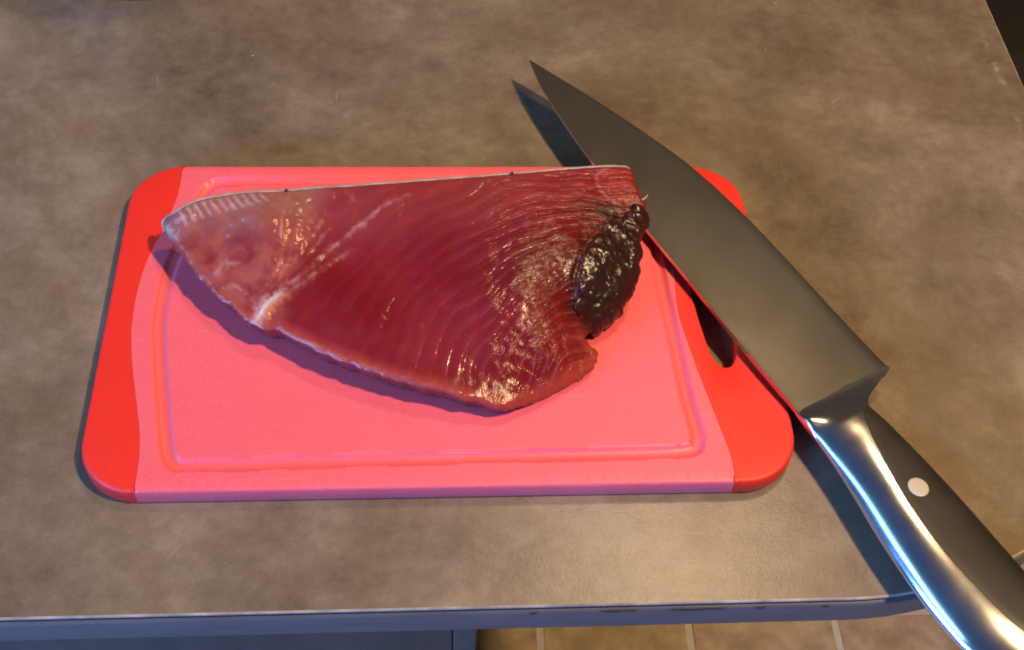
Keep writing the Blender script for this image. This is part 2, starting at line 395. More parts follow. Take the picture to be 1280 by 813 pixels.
# ================================================================== cutting board
T = 9.8      # mm
BX, BY0, BY1, BR = 150.3, -90.6, 92.2, 25.0
board = tag(empty('cutting_board', (0, 0, 0)), 'pink plastic cutting board with red grips under the tuna', 'cutting board')
GL = [(-127.2, 92.2), (-127.0, 82), (-127.6, 71), (-130.7, 54), (-134.8, 39), (-137.6, 24), (-138.6, 7.6), (-138.0, -8.6), (-136.2, -21.3), (-133.9, -32.8), (-128.6, -55.3), (-126.5, -66.3), (-125.6, -75.9), (-125.5, -82), (-125.6, -90.6)]
GR = [(121.0, 92.2), (121.3, 84), (120.5, 76), (117.5, 62), (113.8, 45), (110.6, 28), (109.0, 15.4), (108.4, 7), (108.6, -6), (111.2, -23.8), (113.8, -39.5), (116.4, -52.9), (119.5, -69.7), (120.9, -79), (121.1, -85.0), (120.6, -90.6)]
GLc, GRc = catmull(GL, 6), catmull(GR, 6)
GROOVE = [(-112, 78.5), (-104, 81.5), (-60, 81.8), (0, 81.8), (60, 81.8), (94, 81.0), (102.5, 76), (104.5, 68), (104.2, 55), (103.0, 40), (102.2, 27), (103.4, 3), (104.8, -20), (106.0, -46), (107.8, -62), (107.5, -70.5), (101, -75.2), (60, -75.9), (0, -76.6), (-60, -77.6), (-104, -78.6), (-112, -76.5), (-115.4, -68), (-118.5, -52), (-122, -33), (-126.0, -8), (-126.6, 8), (-125.5, 25), (-121.8, 45), (-118, 60), (-116, 70)]
groove = resample(catmull(GROOVE, 8, True), 1.0, True)
# --- pink body: triangulated sheet with a real juice groove
def ring_norm(P):
    d = np.roll(P, -1, 0) - np.roll(P, 1, 0); nrm = np.stack([d[:, 1], -d[:, 0]], 1)
    nrm /= np.linalg.norm(nrm, axis=1)[:, None] + 1e-9
    area = .5*np.sum(P[:, 0]*np.roll(P[:, 1], -1) - np.roll(P[:, 0], -1)*P[:, 1])
    return nrm if area > 0 else -nrm           # outward
def sheet(outline, spacing, keep=.55, extra=None, band=None):
    """CDT triangulation of a polygon; returns verts (boundary first), tris"""
    o = np.array(outline); n = len(o)
    x0, y0 = o.min(0); x1, y1 = o.max(0)
    gx, gy = np.meshgrid(np.arange(x0, x1, spacing), np.arange(y0, y1, spacing*.866))
    gx = gx + (np.arange(gx.shape[0]) % 2)[:, None]*spacing*.5
    g = np.stack([gx.ravel(), gy.ravel()], 1)
    if band is not None: g = g[band(g)]
    if extra is not None: g = np.vstack([g, extra])
    g = g[inside(g, o)]
    d, _ = polydist(g, o, True); g = g[d > spacing*keep]
    P = np.vstack([o, g])
    r = delaunay_2d_cdt([Vector(p) for p in P], [(i, (i+1) % n) for i in range(n)], [], 1, 1e-6)
    return np.array([(v.x, v.y) for v in r[0]]), [tuple(f) for f in r[2]], n
# outline: back edge left->right is clockwise; build counter-clockwise
front = [(x, BY0) for x in np.linspace(GLc[-1][0], GRc[-1][0], 120)]
back = [(x, BY1) for x in np.linspace(GRc[0][0], GLc[0][0], 120)]
body = resample(np.array(front + [tuple(p) for p in GRc[::-1]] + back + [tuple(p) for p in GLc]), 2.0, True)
nb = ring_norm(body)
fb = np.exp(-((body[:, 1]-BY0)/1.5)**2) + np.exp(-((body[:, 1]-BY1)/1.5)**2); fb = np.clip(fb, 0, 1)   # bevel only on the free edges
top = body - nb*(fb*1.1)[:, None]
def band(g):                                             # fine points near the groove only
    d, _ = polydist(g, groove[::2], True); ix = (np.round(g[:, 0]/.85).astype(int) % 7 == 0) & (np.round(g[:, 1]/.736).astype(int) % 5 == 0)
    return (d < 5.2) | ix
P2, tris, n0 = sheet(top, .85, band=band)
dg, _ = polydist(P2, groove, True)
z = T - 1.8*np.clip(1 - (dg/3.0)**2, 0, 1)**.55
V = [(x/1000, y/1000, zz/1000) for (x, y), zz in zip(P2, z)]; F = list(tris); nT = len(V)
prev = list(range(n0))
# find boundary verts order: CDT keeps the input order for constraint verts
for off, zz in ((.55, T-.25), (.15, T-.7), (0, T-1.4), (0, 1.5), (.3, .7), (1.0, .1)):
    ids = []
    for i in range(n0):
        q = body[i] - nb[i]*fb[i]*off; V.append((q[0]/1000, q[1]/1000, zz/1000)); ids.append(len(V)-1)
    for i in range(n0):
        j = (i+1) % n0; F.append((prev[i], ids[i], ids[j], prev[j]))
    prev = ids
F.append(tuple(reversed(prev)))
obj('board_body', pydata('board_body', V, F), M['pink'], board, smooth=50)
# --- red grips
def rounded_side(sgn, inner):
    """closed CCW outline of a grip: inner curve + outer rounded corners"""
    arc = lambda cx, cy, a0, a1: [(cx + BR*math.cos(a), cy + BR*math.sin(a)) for a in np.linspace(a0, a1, 22)]
    if sgn > 0:
        o = arc(BX-BR, BY0+BR, -math.pi/2, 0) + [(BX + .5*math.sin(math.pi*t), BY0+BR + (BY1-BY0-2*BR)*t) for t in np.linspace(.05, .95, 20)] + arc(BX-BR, BY1-BR, 0, math.pi/2)
        return np.array(o + [tuple(p + np.array((.12, 0))) for p in inner])             # inner given from back to front
    o = arc(-BX+BR, BY1-BR, math.pi/2, math.pi) + [(-BX, BY1-BR - (BY1-BY0-2*BR)*t) for t in np.linspace(.05, .95, 20)] + arc(-BX+BR, BY0+BR, math.pi, 3*math.pi/2)
    return np.array(o + [tuple(p - np.array((.12, 0))) for p in inner[::-1]])
def grip(name, sgn, inner, hole=None):
    P = resample(rounded_side(sgn, inner), 1.5, True); N = ring_norm(P)
    di, _ = polydist(P, inner); fr = smoothstep(.3, 2.5, di)                  # no bevel on the butt joint
    V = []; F = []; rings = []
    def addring(Q, z): 
        s = len(V); V.extend([(q[0]/1000, q[1]/1000, zz/1000) for q, zz in zip(Q, z if hasattr(z, '__len__') else [z]*len(Q))]); return list(range(s, s+len(Q)))
    prof = [(1.7, T+.02), (.9, T-.18), (.3, T-.65), (0, T-1.5), (-.25, T-2.6), (-.25, 2.0), (.2, .9), (1.2, .05)]
    rs = [addring(P - N*(fr*o)[:, None], zz) for o, zz in prof]
    for a, b in zip(rs, rs[1:]):
        n = len(a)
        for i in range(n): F.append((a[i], b[i], b[(i+1) % n], a[(i+1) % n]))
    caps = [(rs[0], 1), (rs[-1], -1)]; hr = None
    if hole is not None:
        Hh = resample(hole, 1.2, True); HN = ring_norm(Hh)
        hr = [addring(Hh + HN*o, zz) for o, zz in ((.9, T+.02), (.3, T-.25), (0, T-1.0), (0, 1.0), (.8, .05))]
        for a, b in zip(hr, hr[1:]):
            n = len(a)
            for i in range(n): F.append((a[i], a[(i+1) % n], b[(i+1) % n], b[i]))
    bm = bmesh.new(); bv = [bm.verts.new(p) for p in V]
    for f in F: bm.faces.new([bv[i] for i in f])
    for idx, (ring, s) in enumerate(caps):
        es = []
        for rr in ([ring] + ([hr[0] if idx == 0 else hr[-1]] if hr else [])):
            for i in range(len(rr)):
                e = bm.edges.get((bv[rr[i]], bv[rr[(i+1) % len(rr)]])); es.append(e)
        bmesh.ops.triangle_fill(bm, use_beauty=True, use_dissolve=False, edges=es, normal=(0, 0, s))
    return obj(name, bm, M['red'], board, smooth=50)
grip('grip', -1, GLc)
HOLE = [(116.2, 14), (117.0, 0), (118.8, -15.4), (120.4, -25.5), (122.8, -30.5), (126.2, -32.2), (129.6, -29.8), (131.8, -23), (133.2, -10), (133.6, 8), (133.4, 30), (132.0, 42), (129, 47.5), (125, 49), (120.5, 46), (118, 38), (116.4, 27)]
tag(grip('grip', 1, GRc, catmull(HOLE, 6, True)), 'red right grip with a long hanging slot')

# ================================================================== tuna
TUNA_OUT = [(-127.5, 39.9, 26.6),(-125.8, 42.2, 27.8),(-121.6, 40.2, 33.8),(-114.9, 43.3, 35.8),(-106.1, 46.3, 36.8),(-91.8, 48.3, 37.8),(-73.6, 48.6, 38.8),(-55.6, 50.3, 39.3),(-37.4, 51.4, 39.8),(-11.8, 53.9, 39.8),(17.9, 56.9, 39.8),(40.4, 59.5, 39.8),(55.6, 61.3, 39.8),(70.8, 62.9, 39.8),(82.3, 63.4, 39.8),(89.0, 62.1, 39.8),(90.0, 56.9, 39.3),(91.5, 49.7, 38.8),(93.0, 45.0, 37.8),(94.7, 41.9, 36.8),(93.6, 37.9, 35.8),(94.4, 33.8, 34.8),(92.9, 29.3, 33.8),(90.6, 23.3, 32.3),(90.7, 18.9, 30.8),(88.4, 13.5, 29.8),(88.8, 8.7, 28.3),(86.2, 3.4, 26.8),(83.3, -2.9, 24.3),(79.0, -9.1, 21.8),(73.3, -14.1, 20.3),(66.7, -16.9, 19.3),(63.3, -20.5, 18.3),(64.9, -24.3, 16.8),(68.1, -26.3, 15.3),(67.0, -31.6, 14.3),(63.0, -37.1, 14.3),(55.6, -42.5, 14.3),(46.4, -48.5, 14.8),(35.6, -53.9, 16.3),(25.1, -58.2, 18.8),(17.7, -57.5, 19.8),(11.6, -56.3, 21.8),(1.6, -53.2, 23.4),(-11.8, -49.8, 24.6),(-28.6, -44.4, 25.4),(-42.2, -37.9, 25.8),(-56.0, -31.1, 25.8),(-66.6, -24.7, 25.4),(-72.0, -20.4, 25.4),(-77.2, -20.1, 25.0),(-82.5, -16.9, 25.4),(-88.0, -13.3, 25.4),(-93.6, -7.0, 25.8),(-99.3, -1.9, 26.2),(-106.9, 5.9, 26.6),(-111.1, 12.5, 27.0),(-116.1, 20.0, 27.4),(-121.5, 27.3, 27.8),(-125.3, 33.1, 28.2)]
TUNA_IN = [(-18.7, -4.4, 33.0),(16.6, 15.9, 41.3),(-54.7, 22.7, 33.8),(32.6, -30.5, 32.3),(-97.7, 25.3, 31.0),(49.8, -39.0, 23.3),(65.9, 1.3, 36.3),(-35.7, -20.2, 31.0),(1.8, -36.1, 29.0),(53.9, 39.9, 41.3),(-71.3, 2.1, 31.0),(-79.4, 28.4, 38.3),(15.1, -48.9, 23.4),(43.4, -16.4, 36.3)]
STROKES = [([(-76.6, -17.6),(-74.9, -10.7),(-70.4, -2.5),(-62.6, 3.8),(-54.3, 13.4),(-45.7, 21.6),(-35.2, 31.3),(-26.3, 39.4),(-15.4, 45.4)], 1.3, 0.8),([(-70.2, -5.5),(-60.8, 1.0),(-50.6, 9.9),(-40.2, 17.0)], 1.2, 0.5),([(-80.9, -15.8),(-79.8, -9.2),(-78.1, -1.9),(-74.2, 4.1),(-71.0, 12.6),(-71.7, 20.9),(-71.7, 28.8),(-71.5, 36.9),(-69.0, 43.6)], 1.1, 0.75),([(-78.3, -11.6),(-76.6, -4.3),(-72.6, 1.4),(-69.4, 8.1),(-67.6, 14.3),(-66.5, 21.4),(-62.7, 30.8)], 1.0, 0.6),([(-67.4, 9.6),(-64.1, 14.5),(-61.6, 20.0),(-58.9, 23.1),(-55.6, 29.8),(-52.3, 37.2)], 1.1, 0.6),([(-59.6, 14.8),(-54.7, 22.7),(-50.6, 28.7)], 0.9, 0.4),([(-99.9, 6.8),(-98.8, 10.7),(-96.5, 12.9),(-92.4, 11.9),(-89.2, 11.7)], 1.5, 0.8),([(-93.8, 1.0),(-90.2, 0.6),(-84.3, -4.3),(-80.5, -9.2)], 1.2, 0.6),([(-66.7, -23.6),(-56.1, -29.3),(-44.0, -36.1),(-28.6, -43.0),(-11.8, -48.4)], 0.9, 0.45),([(79.1, 62.1),(74.3, 59.5),(71.9, 53.8),(73.9, 47.2),(78.3, 41.8),(84.5, 38.9)], 1.0, 0.5),([(-33.7, -43.4),(-18.5, -47.2),(-5.1, -50.5),(6.6, -53.5)], 1.0, 0.35),([(-44.6, 49.3),(-42.3, 45.0),(-39.0, 42.8)], 1.3, 0.5),([(-83.7, 27.3),(-86.1, 30.7),(-90.8, 35.0)], 1.0, 0.4),([(-119.0, 39.8),(-116.3, 36.0),(-114.7, 32.6)], 0.8, 0.75),([(-115.4, 41.0),(-112.6, 37.1),(-111.0, 34.0)], 0.8, 0.715),([(-111.9, 42.2),(-109.1, 38.2),(-107.3, 35.3)], 0.8, 0.68),([(-108.4, 43.2),(-105.6, 39.2),(-103.7, 36.4)], 0.8, 0.645),([(-104.9, 44.2),(-102.1, 40.1),(-100.0, 37.4)], 0.8, 0.61),([(-101.3, 45.1),(-98.5, 40.8),(-96.3, 38.2)], 0.8, 0.575),([(-97.8, 45.9),(-94.9, 41.4),(-92.6, 38.8)], 0.8, 0.54),([(-94.2, 46.6),(-91.3, 41.9),(-88.9, 39.4)], 0.8, 0.505),([(-90.6, 47.2),(-87.7, 42.3),(-85.2, 40.0)], 0.8, 0.47000000000000003),([(-87.0, 47.8),(-84.1, 42.8),(-81.5, 40.9)], 0.8, 0.435),([(-83.4, 48.5),(-80.5, 43.5),(-77.9, 42.0)], 0.8, 0.4)]
DARK_OUT = [(62.2, 8.8),(66.9, 17.4),(73.6, 26.2),(80.2, 32.2),(87.3, 35.1),(93.2, 32.8),(92.9, 28.2),(90.6, 23.3),(91.4, 18.6),(88.4, 13.1),(89.2, 8.1),(85.8, 1.4),(82.9, -4.2),(78.6, -9.7),(72.6, -14.7),(65.2, -16.4),(60.2, -14.7),(57.5, -10.0),(58.8, -0.8)]
NODULE_OUT = [(86.8, 39.2),(91.5, 40.7),(94.8, 38.8),(95.3, 34.8),(93.1, 30.9),(88.7, 29.7),(85.5, 32.3),(84.6, 35.5)]
SINEW = [(-81.5, -17.3, 25.4),(-79.6, -14.4, 26.2),(-77.7, -10.9, 27.2),(-75.0, -8.1, 28.2),(-71.6, -5.4, 29.2),(-69.6, -4.0, 29.7)]
TIPW = [(-125.9, 36.6, 27.6),(-122.9, 31.4, 28.5),(-119.2, 27.5, 28.7)]
SPECKS = [(-70.7, 47.8, 38.8),(32.8, 57.6, 39.9)]
FIBRE = [(92.7, 43.9, 36.8),(95.6, 45.6, 38.8)]
MARKS = {'cg': (80.0, -52.0), 'left': (-97.1, 17.1), 'dk': (78.5, 20.3), 'fr': (1.6, -51.2)}

tuna = tag(empty('tuna_loin', (-.02, 0, T/1000)), 'thick raw red tuna loin piece with a dark end lying on the board', 'fish')
def tobj(name, me, mat, par=None, smooth=180):
    o = obj(name, me, mat, par or tuna, smooth=smooth)
    o.matrix_parent_inverse = tuna.matrix_world.inverted() if par is None else Matrix()
    return o
bpy.context.view_layer.update()
CT = np.array(TUNA_OUT + TUNA_IN, float)
def phi(r): return np.where(r > 0, r*r*np.log(r + 1e-9), 0)
XC = CT[:, :2]/100; nC = len(XC)
A = np.zeros((nC+3, nC+3)); A[:nC, :nC] = phi(np.linalg.norm(XC[:, None]-XC[None], axis=2)) + np.eye(nC)*2e-3
A[:nC, nC] = 1; A[:nC, nC+1:] = XC; A[nC, :nC] = 1; A[nC+1:, :nC] = XC.T
wC = np.linalg.solve(A, np.r_[CT[:, 2], 0, 0, 0])
def htop(P):
    q = np.asarray(P)/100; r = np.linalg.norm(q[:, None]-XC[None], axis=2)
    return phi(r) @ wC[:nC] + wC[nC] + q @ wC[nC+1:]
outl = resample(catmull([p[:2] for p in TUNA_OUT], 8, True), .75, True)
# ragged cut edge: rough at the right and the front, clean along the skin
bi = np.arange(len(outl)); backness = np.exp(-(np.maximum(0, 36 - outl[:, 1])/8)**2) * (outl[:, 0] < 88)
rag = nz(outl, .13, 3.1, 4)*1.0*(outl[:, 0] < 20) + nz(outl, .35, 3.1, 2)*np.where(outl[:, 0] > 50, .6, .22) + nz(outl, 1.1, 9.7, 2)*.22*(outl[:, 0] > 55)
No = ring_norm(outl); rag *= (1 - .85*backness); rag *= np.where((outl[:, 0] > 55), 1.5, 1.0)
outl = outl + No*rag[:, None]
P2, tris, n0 = sheet(outl, .72)
dB, par = polydist(P2, outl, True)
Z = htop(P2)
# muscle sheets: nested arcs round a point at the front right
gc = np.array(MARKS['cg'])
wx = nz(P2, .028, 1.3, 2)*5; wy = nz(P2, .028, 5.9, 2)*5
dx = P2[:, 0]-gc[0]+wx; dy = (P2[:, 1]-gc[1]+wy)/.78
G = np.hypot(dx, dy)*.86; TH_ = np.arctan2(dy, -dx)
left = smoothstep(-58, -72, P2[:, 0] - .25*(P2[:, 1]-5))           # the paler belly flap left of the septum
right = smoothstep(-20, 62, P2[:, 0])
ph = np.where(G < 60, G/4.6, 60/4.6 + 14*np.log1p(np.maximum(G-60, 0)/66))
saw = ph - np.floor(ph)
ridge = np.where(saw < .78, saw/.78, (1-saw)/.22)                  # shingled sheets
rand = nz(P2, .11, 12.0, 3)
amp = (.04 + .24*right)*(1-left)*smoothstep(0, 4, dB)
Z = Z + amp*(ridge-.5)*(.25+1.3*np.clip(rand+.35, 0, 1.2))
Z += nz(P2, .09, 20.0, 3)*.55*smoothstep(0, 5, dB) + nz(P2, .45, 31.0, 3)*(.04+.03*right)
Z += nz(P2, .30, 41.0, 2)*.35*left
# rounded rim
Z -= 1.0*np.clip(1 - dB/2.2, 0, 1)**2
# the torn lower right corner is lumpier
fl = np.exp(-(((P2[:, 0]-50)/22)**2 + ((P2[:, 1]+36)/17)**2)); Z += fl*nz(P2, .20, 52.0, 3)*1.1
# ---- colours (linear)
c_deep = np.array((.190, .0080, .0110)); c_rose = np.array((.255, .022, .027)); c_belly = np.array((.38, .088, .062))
c_sheen = np.array((.220, .040, .060)); c_dark = np.array((.020, .006, .006)); c_brown = np.array((.085, .011, .011)); c_white = np.array((.70, .47, .42)); c_edge = np.array((.42, .065, .045))
n1 = nz(P2, .028, 7.7, 4); n2 = nz(P2, .12, 3.3, 4)
def lerp(a, b, t): return a*(1-t)[:, None] + b*t[:, None]
Cc = np.tile(c_deep, (len(P2), 1))
Cc = lerp(Cc, np.tile(c_rose, (len(P2), 1)), np.clip(.25 + .6*n1 + .3*smoothstep(10, 45, P2[:, 1]), 0, 1))
Cc = lerp(Cc, np.tile(c_sheen, (len(P2), 1)), .12*smoothstep(.0, .5, n2 + .35*np.exp(-((P2[:, 1]-22)/17)**2) - .12)*smoothstep(-75, -40, P2[:, 0])*(1-smoothstep(40, 70, P2[:, 0])))  # purple-grey sheen painted into the flesh colour, strongest towards the back
upb = smoothstep(12, 40, P2[:, 1] - .10*P2[:, 0])*(1-smoothstep(35, 75, P2[:, 0])); Cc = lerp(Cc, np.tile(np.array((.30, .048, .050)), (len(P2), 1)), .5*upb)
Cc = lerp(Cc, np.tile(c_belly, (len(P2), 1)), left*np.clip(.62 + .8*n2, .2, 1))
Cc = lerp(Cc, np.tile(np.array((.30, .15, .115)), (len(P2), 1)), left*smoothstep(20, 42, P2[:, 1])*.6)
Cc = lerp(Cc, np.tile(c_edge, (len(P2), 1)), .75*smoothstep(7, 1.0, dB)*smoothstep(5, -15, P2[:, 1])*(P2[:, 0] < 75))
line = np.clip(1 - np.abs(saw-.80)/.085, 0, 1)*np.clip(.45+1.3*rand, 0, 1)*(1-left)*(.25+.30*right)
Cc = lerp(Cc, np.tile(np.array((.50, .17, .16)), (len(P2), 1)), line*.12)
dD, _ = polydist(P2, np.array(DARK_OUT + DARK_OUT[:1])); inD = inside(P2, np.array(DARK_OUT)); dD = np.where(inD, 0, dD)
dk = np.exp(-(dD/6.5)**2)*.8*np.clip(.75 + .9*n2, 0, 1)
up = np.exp(-(((P2[:, 0]-76)/15)**2 + ((P2[:, 1]-33)/8.5)**2))*np.clip(1.0 + .9*n2, 0, 1)
mid = np.exp(-(((P2[:, 0]-45)/26)**2 + ((P2[:, 1]-2)/22)**2))
Cc = lerp(Cc, np.tile(c_brown, (len(P2), 1)), np.clip(mid*.70, 0, .9))
Cc = lerp(Cc, np.tile(c_dark, (len(P2), 1)), np.clip(np.maximum(dk, up)*1.0, 0, .97))
corner = np.exp(-(((P2[:, 0]-83)/9)**2 + ((P2[:, 1]-54)/9)**2)); Cc = lerp(Cc, np.tile(np.array((.30, .020, .014)), (len(P2), 1)), corner*.85)
Z -= .9*np.exp(-((dD-.8)/1.2)**2)*(~inD)
xy = lambda L: [p[:2] for p in L]
SOFT = [(xy(SINEW), 2.2, 1.1, np.array((.78, .60, .50))), ([(p[0]+2.6, p[1]-.6) for p in SINEW[:6]], 1.9, .9, np.array((.62, .19, .08))), (xy(TIPW), 1.5, .8, np.array((.52, .42, .36)))]
for si, (pts, wdt, a, cwh) in enumerate( [s + (c_white if i_ > 12 else np.array((.56, .25, .21)),) for i_, s in enumerate(STROKES)] + SOFT):
    q = catmull(pts, 6); d, t = polydist(P2, q)
    wob = wdt*(.55 + .9*np.clip(nz(P2[d < 5], .5, 8.8, 2)+.35, 0, 1.3)) if (d < 5).any() else wdt
    m = np.zeros(len(P2)); m[d < 5] = np.exp(-(d[d < 5]/wob)**2)*np.sin(np.pi*np.clip(t[d < 5]*.92+.06, 0, 1))**.5
    gate = np.clip((.55 if si < 13 else .95) + 1.1*nz(P2, .22, 6.6, 3)*(1 if si < 13 else .3), .15, 1.2); Cc = lerp(Cc, np.tile(cwh, (len(P2), 1)), np.clip(m*a*gate*.85, 0, 1)); Z += m*.6*a*gate
wet = np.clip(.15 + .95*smoothstep(-15, 45, P2[:, 0])*(.5+1.0*np.clip(rand+.35, 0, 1)) + fl*.6 - .5*left, 0, 1.4)
V = [(x/1000, y/1000, zz/1000) for (x, y), zz in zip(P2, Z)]; F = list(tris)
# sides: undercut on the left and front, running into the board
So = resample(outl, .75, True)
Ns = No.copy()
for _ in range(60): Ns = (np.roll(Ns, 1, 0) + Ns + np.roll(Ns, -1, 0))/3
Ns /= np.linalg.norm(Ns, axis=1)[:, None]
hz = Z[:n0] - T
und = np.clip(.42*hz, 1.0, 15)*np.where(outl[:, 1] > 40, .35, 1.0)
for _ in range(30): und = (np.roll(und, 1) + und + np.roll(und, -1))/3
prev = list(range(n0)); sideP = []; sc_col = []
for k, fz in enumerate((.06, .16, .30, .46, .62, .80, .93, 1.0)):
    uu = und*(fz**.9)
    if fz == 1.0: uu = uu + 1.2
    q = outl - Ns*uu[:, None]; zz = Z[:n0] - hz*fz + .02
    nn = nz(np.stack([np.arange(n0)*.75, np.full(n0, k*4.0)], 1), .2, 2.2, 3)
    q = q - Ns*(nn*.5*(fz < 1))[:, None]
    ids = []
    for i in range(n0):
        V.append((q[i, 0]/1000, q[i, 1]/1000, zz[i]/1000)); ids.append(len(V)-1)
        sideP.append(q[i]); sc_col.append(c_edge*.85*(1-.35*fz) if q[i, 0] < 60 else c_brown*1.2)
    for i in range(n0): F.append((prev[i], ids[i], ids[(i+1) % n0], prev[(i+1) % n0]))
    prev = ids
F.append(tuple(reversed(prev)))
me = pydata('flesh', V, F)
nV = len(V); allc = np.ones((nV, 4)); allc[:len(P2), :3] = Cc; allc[len(P2):, :3] = np.array(sc_col)
a = me.color_attributes.new('Col', 'FLOAT_COLOR', 'POINT'); a.data.foreach_set('color', allc.ravel())
fibv = np.zeros((nV, 3)); 
s_along = TH_*60
fibv[:len(P2), 0] = np.where(left > .5, (P2[:, 0]-P2[:, 1])*.20, s_along*.15); fibv[:len(P2), 1] = np.where(left > .5, (P2[:, 0]+P2[:, 1])*.75, G*1.05)
fibv[len(P2):, :2] = np.array(sideP)*.5; fibv[len(P2):, 2] = np.array(V)[len(P2):, 2]*900
b_ = me.attributes.new('fib', 'FLOAT_VECTOR', 'POINT'); b_.data.foreach_set('vector', fibv.ravel())
w_ = np.full(nV, .3); w_[:len(P2)] = wet
p_ = np.zeros(nV); p_[:len(P2)] = ph; q_ = np.zeros(nV); q_[:len(P2)] = (1-left)*smoothstep(0, 5, dB)*(.22+.85*right)
for nm_, ar_ in (('ph', p_), ('lines', q_)): me.attributes.new(nm_, 'FLOAT', 'POINT').data.foreach_set('value', ar_)
c_ = me.attributes.new('wet', 'FLOAT', 'POINT'); c_.data.foreach_set('value', w_)
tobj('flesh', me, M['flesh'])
# dark bloodline lump and the small nodule above it
def lump(name, outline, height, seed, skirt, mat, rough=1.0, step=.6):
    o = resample(catmull(outline, 8, True), step, True); o = o + ring_norm(o)*(nz(o, .22, seed, 3)*1.3*rough + nz(o, .7, seed+5, 2)*.35 + .2)[:, None]
    Q, tr, n = sheet(o, step*1.02); d, _ = polydist(Q, o, True)
    zb = htop(Q); zt = zb + height*np.sqrt(np.clip(1 - (1 - np.clip(d/6.0, 0, 1))**2, 0, 1)) + .5 - 1.6*np.exp(-d/.8) + rough*(nz(Q, .13, seed+1, 3)*1.3 - .55*np.exp(-(nz(Q + 2.0*np.stack([nz(Q, .3, 61.0, 2), nz(Q, .3, 67.0, 2)], 1), .17, seed+2, 2)/.07)**2) + nz(Q, .55, seed+3, 3)*.22)
    V = [(x/1000, y/1000, z_/1000) for (x, y), z_ in zip(Q, zt)]; F = list(tr); pv = list(range(n)); N = ring_norm(o)
    for _ in range(20): N = (np.roll(N, 1, 0)+N+np.roll(N, -1, 0))/3
    for k, (dn, inn_) in enumerate(((skirt*.15, -.3), (skirt*.4, .1), (skirt*.7, 1.2), (skirt, 3.5))):
        q = o - N*(inn_ + nz(np.stack([np.arange(n)*.6, np.full(n, k*3.)], 1), .3, seed, 2)*.6)[:, None]; zz = zt[:n]-dn; ids = []
        for i in range(n): V.append((q[i, 0]/1000, q[i, 1]/1000, max(zz[i], T+.1)/1000)); ids.append(len(V)-1)
        for i in range(n): F.append((pv[i], ids[i], ids[(i+1) % n], pv[(i+1) % n]))
        pv = ids
    F.append(tuple(reversed(pv)))
    me = pydata(name, V, F); ed = np.ones(len(V))*.5; ed[:len(Q)] = .9*np.exp(-d/2.2); me.attributes.new('edge', 'FLOAT', 'POINT').data.foreach_set('value', ed)
    return tobj(name, me, mat)
tag(lump('bloodline', DARK_OUT, 1.1, 4.0, 9, M['dark']), 'blackish brown bloodline lump at the right end')
lump('bloodline', NODULE_OUT, 2.0, 14.0, 5, M['dark'])
# silvery skin along the back: lip on top, sheet down the back face
ia = int(np.argmin(np.hypot(*(outl - np.array((-125.2, 33.5))).T))); ib = int(np.argmin(np.hypot(*(outl - np.array((88.8, 61.4))).T)))
idx = list(range(ia, ib+1)) if ia < ib else list(range(ia, len(outl))) + list(range(0, ib+1))
V = []; F = []
prof = [(-.9, .10, 0), (-.4, .42, 0), (.25, .50, 0), (.75, .15, 0), (.85, -.9, 0), (.6, 0, .25), (.3, 0, .5), (-.4, 0, .75), (-2, 0, .97), (-3.2, 0, .97)]
for q_, i in enumerate(idx):
    tpr = min(1, q_/10, (len(idx)-1-q_)/6 + .15)
    base = Z[i] + 1.0
    for o_, dz, fr in prof:
        u = und[i]*(fr**.9); p = outl[i] + Ns[i]*(o_*max(tpr, .3) - u*(1 if fr else 0) + (.6 if fr else 0))
        zz = (base + dz - .9) if fr == 0 else Z[i] - hz[i]*fr
        V.append((p[0]/1000, p[1]/1000, zz/1000))
m_ = len(prof)
for q_ in range(len(idx)-1):
    for k in range(m_-1): F.append((q_*m_+k, q_*m_+k+1, (q_+1)*m_+k+1, (q_+1)*m_+k))
tobj('skin', pydata('skin', V, F), M['skin'])
def strand(name, pts, rad, mat, seg=8, flat=.7):
    V, F = tube([Vector(p)/1000 for p in pts], [r/1000 for r in rad], seg, flat); return tobj(name, pydata(name, V, F), mat)
strand('loose_fibre', catmull([FIBRE[0], tuple((np.array(FIBRE[0])+np.array(FIBRE[1]))/2 + np.array((.3, -.4, 0))), FIBRE[1]], 3), np.linspace(.55, .12, 7), M['sinew'], 6)
for p in SPECKS:
    bm = bmesh.new(); bmesh.ops.create_icosphere(bm, subdivisions=2, radius=.0008)
    for v in bm.verts: v.co *= 1 + .35*noise.noise(v.co*2500)
    bm.transform(Matrix.Translation(Vector(p)/1000 + Vector((0, 0, .0004)))); tobj('dark_speck', bm, M['speck'])

# ================================================================== chef's knife
KO = Vector((.1546, -.0593, .0132)); kx = Vector((.4324, -.9014, -.0195)).normalized(); kz = Vector((.0266, -.0133, .9993)); ky = kz.cross(kx).normalized(); kz = kx.cross(ky)
knife = tag(empty('chef_knife'), "large chef's knife with black riveted handle lying across the board's corner", 'knife')
knife.matrix_world = Matrix(((kx.x, ky.x, kz.x, KO.x), (kx.y, ky.y, kz.y, KO.y), (kx.z, ky.z, kz.z, KO.z), (0, 0, 0, 1)))
SP = np.array([(-246, -.3), (-240, -1.6), (-232, -3.2), (-221, -4.9), (-196, -6.8), (-166, -7.6), (-139, -7.2), (-116, -6.4), (-83, -5.2), (-56, -4.6), (-26, -3.6), (-6, -2.4), (4, -2.2)])
ED = np.array([(-246, -.1), (-240, 2.4), (-225, 8.2), (-205, 15.8), (-179.5, 24.4), (-154.6, 32.0), (-131.5, 36.9), (-103, 40.6), (-72, 42.8), (-37, 44.6), (-16, 45.9), (-3.5, 46.9), (0, 47.1), (4, 37)])
_cs = {}
